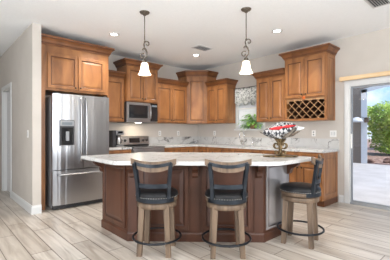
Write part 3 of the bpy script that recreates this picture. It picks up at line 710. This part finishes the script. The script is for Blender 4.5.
def cloth_bundle(name, label, m, cx, cz, sx, sy, sz, seed, tips=()):
    b = MB(); nu, nv = 40, 12; rnd = random.Random(seed); ph = [rnd.uniform(0, 6) for _ in range(6)]; vs = []
    for j in range(nv + 1):
        el = -PI / 2 + PI * j / nv
        for i in range(nu):
            a = 2 * PI * i / nu; fr_ = 1 + .13 * math.sin(5 * a + ph[0] + el * 2) + .08 * math.sin(9 * a + ph[1]) + .05 * math.sin(14 * a + el * 5 + ph[2])
            for ta, tl, tw in tips:
                dd_ = (a - ta + PI) % (2 * PI) - PI; fr_ += tl * math.exp(-(dd_ / tw) ** 2) * (math.cos(el) ** 2)
            vs.append((sx * math.cos(el) * math.cos(a) * fr_, sy * math.cos(el) * math.sin(a) * fr_, sz * math.sin(el) * (1 + .15 * math.sin(4 * a + ph[3]))))
    fs = [(j * nu + i, j * nu + (i + 1) % nu, (j + 1) * nu + (i + 1) % nu, (j + 1) * nu + i) for j in range(nv) for i in range(nu)]
    b.faces(vs, fs, smooth=True)
    o = b.build(name, m, nap); o.location = (cx[0], cx[1], cz); o.rotation_euler = (0, R(-8), 0)
    return o
b = MB(); vs = []; 
for i in range(13):
    u = i / 12; ww = .055 * math.sin(PI * u) ** .7 + .002
    for j in range(5):
        v_ = j / 4 * 2 - 1; vs.append((.01 + .15 * u + .03 * v_ * math.sin(PI * u), -.115 - .03 * math.sin(PI * u) + .015 * v_ * v_, .245 + .085 * u + v_ * ww * .9))
b.faces(vs + [(x_, y_ + .004, z_) for x_, y_, z_ in vs], [(i * 5 + j, i * 5 + j + 1, i * 5 + j + 6, i * 5 + j + 5) for i in range(12) for j in range(4)] + [(65 + i * 5 + j, 65 + i * 5 + j + 5, 65 + i * 5 + j + 6, 65 + i * 5 + j + 1) for i in range(12) for j in range(4)], smooth=True)
b.build('leaf_fold', M['pbronze'], fb)
nap = thing('cloth_napkin', 'black and white checked cloth napkin with red accents bundled in the leaf dish', 'cloth napkin', (DX, DY, DZ), R(-42.5))
cloth_bundle('checked_cloth', '', M['checker'], (.0, -.035), .312, .165, .105, .088, 3, ((PI, .35, .35), (R(200), .25, .3)))
cloth_bundle('red_accent', '', M['red'], (-.015, -.07), .345, .145, .085, .022, 8, ((0, .15, .4), (PI, .2, .3)))
cloth_bundle('white_corner', '', M['white_pl'], (.14, .0), .325, .075, .05, .03, 11, ((0, 1.0, .3),))
# autumn ornament on wine cabinet
o_ = thing('leaf_ornament', 'small orange maple leaf ornament hanging below the wine cabinet knobs', 'ornament', (XR - .388, 2.49, 1.84))
pts = []
for i in range(20):
    a = 2 * PI * i / 20; rr = .042 if i % 4 == 0 else (.020 if i % 2 == 0 else .028)
    pts.append((rr * math.sin(a), rr * math.cos(a)))
MB().prism(pts, -.003, .003, T=Matrix.Rotation(R(-90), 4, 'Z') @ Matrix.Rotation(R(90), 4, 'X')).build('leaf', M['maple'], o_)
MB().tube([(0, 0, .04), (.0, 0.004, .07)], .0015, 4).build('string', M['bronze'], o_)

# ---------------------------------------------------------------- pendants and ceiling fixtures
def pendant(loc, label):
    t = thing('pendant_light', label, 'pendant lamp', (loc[0], loc[1], CEIL - .0005), R(-42.5), 'island pendants')
    MB().lathe([(.0, -.05), (.018, -.048), (.03, -.03), (.06, -.018), (.068, -.006), (.068, 0)], 24, cap=False).build('canopy', M['pbronze'], t)
    MB().tube([(0, 0, -.04), (0, 0, -.40)], .0065, 8).build('rod', M['pbronze'], t)
    b = MB()
    # two opposed C scrolls making an S
    b.tube(spiral((.034, -.435), .010, .046, R(-150), R(190), 18), [.008] * 19, 6)
    b.tube([(-.012, 0, -.435), (-.004, 0, -.48), (.022, 0, -.515), (.030, 0, -.545)], .0095, 6)
    b.tube([(-.03, 0, -.515), (-.02, 0, -.495), (.01, 0, -.505), (.034, 0, -.55), (.030, 0, -.60), (0, 0, -.635), (0, 0, -.67)], .0095, 6)
    b.tube(spiral((-.026, -.600), .010, .044, R(30), R(-300), 18), .008, 6)
    b.lathe([(.008, -.39), (.014, -.405), (.008, -.42)], 12)
    b.build('scroll', M['pbronze'], t)
    MB().lathe([(.012, -.64), (.030, -.66), (.034, -.70), (.030, -.715)], 18).build('socket_cap', M['pbronze'], t)
    pr = [(.033, -.69), (.045, -.70), (.052, -.74), (.058, -.78), (.070, -.82), (.090, -.85), (.087, -.852), (.066, -.822), (.054, -.78), (.048, -.74), (.041, -.703), (.031, -.695)]
    MB().lathe(pr, 28, cap=False).build('lamp_shade', M['shade'], t)
    ld = bpy.data.lights.new('pendant_bulb', 'POINT'); ld.energy = 4; ld.color = (1, .85, .66); ld.shadow_soft_size = .03
    lo = bpy.data.objects.new('pendant_bulb', ld); col.objects.link(lo); lo.parent = t; lo.location = (0, 0, -.82)
    return t
pendant((2.15, 3.36), 'bronze scroll pendant with frosted bell shade over the fridge side of island')
pendant((3.087, 2.366), 'bronze scroll pendant with frosted bell shade over the window side of island')
def can(loc, label, power=14):
    t = thing('recessed_light', label, 'ceiling light', (loc[0], loc[1], CEIL - .0005), 0, 'recessed ceiling lights')
    MB().lathe([(.055, 0), (.085, 0), (.085, -.006), (.058, -.010)], 28, cap=False).build('trim_ring', M['trim'], t)
    MB().lathe([(0, -.003), (.056, -.003), (.056, -.001), (0, -.001)], 24, cap=False).build('lens', M['lamp'], t)
    ld = bpy.data.lights.new('recessed_bulb', 'SPOT'); ld.energy = power; ld.color = (1, .94, .86); ld.spot_size = R(140); ld.spot_blend = .8; ld.shadow_soft_size = .06
    lo = bpy.data.objects.new('recessed_bulb', ld); col.objects.link(lo); lo.parent = t; lo.location = (0, 0, -.02)
    return t
can((2.26, 4.46), 'lit recessed light nearest the refrigerator', 66); can((4.15, 4.50), 'lit recessed light in front of the corner cabinet', 66); can((4.12, 2.54), 'lit recessed light in front of the wine rack cabinet', 66)
can((1.0, .6), 'lit recessed light out over the living side of the room', 66); can((2.6, -.6), 'lit recessed light out over the dining side of the room', 66); can((-.6, 3.2), 'lit recessed light out over the hall side of the room', 66)
def vent(loc, label, rz, w_=.36, d_=.22):
    t = thing('ceiling_vent', label, 'vent', (loc[0], loc[1], CEIL - .0005), rz, 'ceiling vents')
    b = MB(); b.box((-w_ / 2, -d_ / 2, -.008), (w_ / 2, -d_ / 2 + .02, 0)); b.box((-w_ / 2, d_ / 2 - .02, -.008), (w_ / 2, d_ / 2, 0)); b.box((-w_ / 2, -d_ / 2 + .02, -.008), (-w_ / 2 + .02, d_ / 2 - .02, 0)); b.box((w_ / 2 - .02, -d_ / 2 + .02, -.008), (w_ / 2, d_ / 2 - .02, 0)); b.build('frame', M['trim'], t)
    b = MB(); n = 7
    for i in range(n):
        y = -d_ / 2 + .03 + (d_ - .06) * i / (n - 1); b.box((-w_ / 2 + .02, -.007, -.001), (w_ / 2 - .02, .007, .001), T=Matrix.Translation((0, y, -.009)) @ Matrix.Rotation(R(40), 4, 'X'))
    b.build('louvre', M['trim'], t)
    MB().box((-w_ / 2 + .02, -d_ / 2 + .02, -.002), (w_ / 2 - .02, d_ / 2 - .02, -.0002)).build('duct_opening', M['dgrey'], t)
vent((3.89, 4.04), 'white ceiling vent between the recessed lights over the kitchen', 0)
vent((4.11, 1.11), 'white ceiling vent at the top right edge above the patio door side', 0)

# ---------------------------------------------------------------- stools
def make_stool():
    t = thing('bar_stool', 'x', 'bar stool', (0, 0, 0), 0, 'island bar stools')
    for sx in (1, -1):
        for sy in (1, -1):
            b = MB(); a, c = .028, .024; tx, ty, bx_, by_ = sx * .122, sy * .122, sx * .146, sy * .146
            vs = [(bx_ + i * c, by_ + j * c, 0) for i, j in ((-1, -1), (1, -1), (1, 1), (-1, 1))] + [(tx + i * a, ty + j * a, .5080) for i, j in ((-1, -1), (1, -1), (1, 1), (-1, 1))]
            b.faces(vs, [(3, 2, 1, 0), (4, 5, 6, 7), (0, 1, 5, 4), (1, 2, 6, 5), (2, 3, 7, 6), (3, 0, 4, 7)])
            b.build('leg', M['stoolwood'], t)
    n = 48
    b = MB(); b.lathe([(0, .4730), (.198, .4730), (.201, .4780), (.201, .5200), (.197, .5250), (0, .5250)], n, cap=False); b.build('apron', M['stoolwood'], t)
    b = MB(); b.lathe([(0, .5255), (.14, .5255), (.14, .5350), (0, .5350)], n, cap=False); b.build('swivel_plate', M['black'], t)
    b = MB(); b.lathe([(0, .5355), (.208, .5355), (.211, .5400), (.211, .5700), (.207, .5750), (0, .5750)], n, cap=False); b.build('seat_base', M['stoolwood'], t)
    se = MB().lathe([(0, .5755), (.212, .5755), (.219, .5880), (.217, .6100), (.200, .6300), (.15, .6420), (0, .6460)], n, cap=False).build('seat', M['leather'], t)
    b = MB()
    for i in range(54):
        a = 2 * PI * i / 54; b.lathe([(.006, 0), (.0045, .003), (0, .0042)], 6, T=Matrix.Translation((.2155 * math.cos(a), .2155 * math.sin(a), .5850)) @ Matrix.Rotation(a, 4, 'Z') @ Matrix.Rotation(R(90), 4, 'Y'), cap=False)
    b.build('nailhead_trim', M['nail'], se)
    # foot ring
    MB().tube([(.245 * math.cos(a), .245 * math.sin(a), .155) for a in [2 * PI * i / 40 for i in range(40)]], .011, 8, closed=True).build('footrest_ring', M['black'], t)
    b = MB()
    for sx in (1, -1):
        for sy in (1, -1): b.tube([(sx * .140, sy * .140, .155), (sx * .170, sy * .170, .155)], .008, 6)
    b.build('ring_bracket', M['black'], t)
    pa = [R(270 - 62 + 124 * i / 20) for i in range(21)]; b = MB(); vs = []
    for a in pa:
        for rr, zz in ((.212, .5380), (.219, .5380), (.219, .5800), (.212, .5800)): vs.append((rr * math.cos(a), rr * math.sin(a), zz))
    b.faces(vs, [(i * 4 + k, i * 4 + (k + 1) % 4, i * 4 + 4 + (k + 1) % 4, i * 4 + 4 + k) for i in range(20) for k in range(4)] + [(3, 2, 1, 0), (80, 81, 82, 83)]); b.build('back_bracket', M['bmetal'], t)
    # back: curved metal posts + strap + slat, wooden crest   (back is at -y)
    def arc(xh, yb, bow, n=12): return [(xh * (2 * i / n - 1), yb - bow * (1 - (2 * i / n - 1) ** 2)) for i in range(n + 1)]
    for sx in (1, -1):
        pts = [(sx * .150, -.160, .578), (sx * .152, -.166, .64), (sx * .158, -.180, .74), (sx * .168, -.194, .84), (sx * .179, -.204, .930)]
        MB().tube(pts, .024, 4, smooth=False, flat=(1.0, .95)).build('back_post', M['bmetal'], t)
    def band(xh, yb, bow, z0, z1, th, sag=0, lift=0, nm='', m=None):
        b = MB(); A_ = arc(xh, yb, bow, 16); vs = []
        for i, (xx, yy) in enumerate(A_):
            u = 2 * i / 16 - 1; s_ = -sag * (1 - u * u) ; c_ = lift * (abs(u) ** 3)
            vs += [(xx, yy - th / 2, z0 + s_ + c_), (xx, yy + th / 2, z0 + s_ + c_), (xx, yy + th / 2, z1 + s_), (xx, yy - th / 2, z1 + s_)]
        fs = [(i * 4 + k, i * 4 + (k + 1) % 4, i * 4 + 4 + (k + 1) % 4, i * 4 + 4 + k) for i in range(16) for k in range(4)] + [(0, 1, 2, 3)[::-1], (64, 65, 66, 67)]
        b.faces(vs, fs, smooth=False); return b.build(nm, m, t)
    band(.186, -.196, .034, .912, .944, .010, .028, .0, 'back_strap', M['bmetal'])
    band(.155, -.174, .034, .685, .728, .012, 0.004, 0, 'back_slat', M['bmetal'])
    band(.226, -.166, .050, .872, .972, .022, .030, .045, 'crest_rail', M['stoolwood'])
    return t
s1 = make_stool(); s1['label'] = 'wood and black metal swivel bar stool at the fridge end of island'
s1.location = (1.737, 2.478, 0); s1.rotation_euler = (0, 0, R(47.5 - 90 - 5))
s2 = copy_tree(s1); s2.location = (2.235, 1.966, 0); s2.rotation_euler = (0, 0, R(-42.5)); s2['label'] = 'middle bar stool of the three, back squarely to the viewer'
s3 = copy_tree(s1); s3.location = (3.07, 1.60, 0); s3.rotation_euler = (0, 0, R(106 - 90)); s3['label'] = 'bar stool at the right end of island, seen from its side'

# ---------------------------------------------------------------- outside
struct(MB().box((XR + .14, -6, -.16), (12.7, 9.0, -.02)).build('floor_patio', M['concrete']), 'pale concrete patio slab')
PX = 12.7
b = MB()
AY1, AY0 = 4.02, -2.6      # arched opening
b.box((PX, AY1, -.05), (PX + .15, 9, 4.0)); b.box((PX, -6, -.05), (PX + .15, AY0, 4.0))
n = 24; yc = (AY0 + AY1) / 2; hw = (AY1 - AY0) / 2
def az(u): return 2.92 + .35 * (1 - u * u)
vs = []; fs = []
for xx in (PX, PX + .15):
    for i in range(n + 1):
        u = 2 * i / n - 1; vs += [(xx, yc + hw * u, az(u)), (xx, yc + hw * u, 4.0)]
q = 2 * (n + 1)
for i in range(n):
    a = 2 * i; fs += [(a, a + 1, a + 3, a + 2), (q + a + 2, q + a + 3, q + a + 1, q + a), (a, a + 2, q + a + 2, q + a), (a + 1, q + a + 1, q + a + 3, a + 3)]
b.faces(vs, fs)
struct(b.build('wall_patio', M['stucco']), 'taupe stucco patio wall with arched opening')
b = MB(); b.box((PX - .04, AY1 - .21, -.02), (PX - .002, AY1, 2.92))
vs = []; fs = []
for xx in (PX - .04, PX - .002):
    for i in range(n + 1):
        u = 2 * i / n - 1; vs += [(xx, yc + hw * u, az(u)), (xx, yc + (hw - .02) * u, az(u) - .15)]
for i in range(n):
    a = 2 * i; fs += [(a, a + 1, a + 3, a + 2), (q + a + 2, q + a + 3, q + a + 1, q + a), (a, a + 2, q + a + 2, q + a), (a + 1, q + a + 1, q + a + 3, a + 3)]
b.faces(vs, fs)
struct(b.build('trim_2', M['trim']), 'white trim around the arched patio opening')
ol = thing('wall_sconce', 'white half-dome outdoor sconce on dark bracket by the patio arch', 'outdoor lamp', (PX - .042, 3.84, 1.70))
MB().box((-.05, -.10, -.10), (0, .06, .10), bev=.01).build('bracket', M['bark'], ol)
MB().tube([(-.05, -.02, .03), (-.22, .08, .12), (-.22, .22, .10)], .012).build('arm', M['bronze'], ol)
MB().lathe([(.0, .12), (.05, .115), (.14, .07), (.20, .0), (.24, -.08), (.235, -.08), (.19, .0), (.13, .06), (0, .11)], 28, (-.26, .25, 0), cap=False).build('lamp_shade', M['trim'], ol)
struct(MB().box((8.2, 4.9, -.02), (8.35, 8.6, 2.6)).build('wall_bright_backdrop', M['trim']), 'added pale wall brightening the view outside the kitchen window')  # added to make the view through the kitchen window pale and bright
struct(MB().box((12.71, -30, -.30), (60, 40, -.03)).build('floor_garden', M['mulch']), 'brown desert gravel bed')
rnd = random.Random(5)
proto = None
for i in range(26):
    b = MB(); bmesh.ops.create_icosphere(b.bm, subdivisions=2, radius=1)
    s_ = rnd.uniform(.09, .24)
    for v_ in b.bm.verts:
        k = 1 + rnd.uniform(-.18, .18); v_.co = Vector((v_.co.x * s_ * k * 1.2, v_.co.y * s_ * k, v_.co.z * s_ * k * .65))
    o = b.build('garden_rock', M['rock']); o.location = (13.4 + .42 * (i % 8) + rnd.uniform(-.08, .08), 0, -.03 + s_ * .3)
    o.location.y = o.location.x * .05 + (i // 8) * 1.05 + (i % 2) * .5 + rnd.uniform(-.12, .12)
    tag(o, 'brown landscape rock lying on gravel beyond the patio arch', 'rock', 'garden rocks')
def tree(loc, h, r, nleaf, label, seed, name='garden_tree'):
    t = thing(name, label, 'tree', (loc[0], loc[1], -.04), 0, 'garden trees')
    rnd = random.Random(seed); b = MB()
    b.tube([(0, 0, 0), (.05, .03, h * .3), (-.03, .05, h * .6)], [.12, .09, .05], 8)
    for k in range(6):
        a = k * PI / 3 + .3; b.tube([(.03, .03, h * .25), (math.cos(a) * r * .4, math.sin(a) * r * .4, h * .55), (math.cos(a) * r * .7, math.sin(a) * r * .7, h * .75)], [.05, .03, .015], 6)
    b.build('trunk', M['bark'], t)
    b = MB(); blobs = [(rnd.uniform(-.6, .6) * r, rnd.uniform(-.6, .6) * r, h * rnd.uniform(.18, .85), rnd.uniform(.35, .6) * r) for _ in range(16)]
    vs = []; fs = []
    for i in range(nleaf):
        c = rnd.choice(blobs); v_ = Vector((rnd.gauss(0, 1), rnd.gauss(0, 1), rnd.gauss(0, 1))).normalized() * c[3] * rnd.uniform(.6, 1.05)
        p = Vector(c[:3]) + v_; s_ = rnd.uniform(.05, .10)
        if p.z < .1: continue
        a_ = Vector((rnd.gauss(0, 1), rnd.gauss(0, 1), rnd.gauss(0, .6))).normalized(); b_ = a_.cross(Vector((rnd.gauss(0, 1), rnd.gauss(0, 1), rnd.gauss(0, 1)))).normalized()
        k = len(vs); vs += [p - a_ * s_, p + b_ * s_ * .5, p + a_ * s_, p - b_ * s_ * .5]; fs.append((k, k + 1, k + 2, k + 3))
    me = bpy.data.meshes.new('foliage'); me.from_pydata([tuple(q_) for q_ in vs], [], fs); me.materials.append(M['tree_leaf'])
    o = bpy.data.objects.new('foliage', me); col.objects.link(o); o.parent = t
    return t
tree((18.5, 4.4), 2.8, 1.5, 9000, 'yellow-green tree nearest the patio arch post', 1)
tree((21.5, 1.2), 3.0, 1.7, 9000, 'bushy green tree right of the arch post, further out', 2)
tree((18.0, 7.8), 2.9, 1.5, 7000, 'green tree hidden partly behind the taupe patio wall', 3)
tree((24.5, 5.0), 3.3, 2.1, 8000, 'pale green tree in the garden background', 4)
tree((20.5, -3.6), 3.2, 1.8, 8000, 'green garden tree at the right edge of the patio door view', 6)
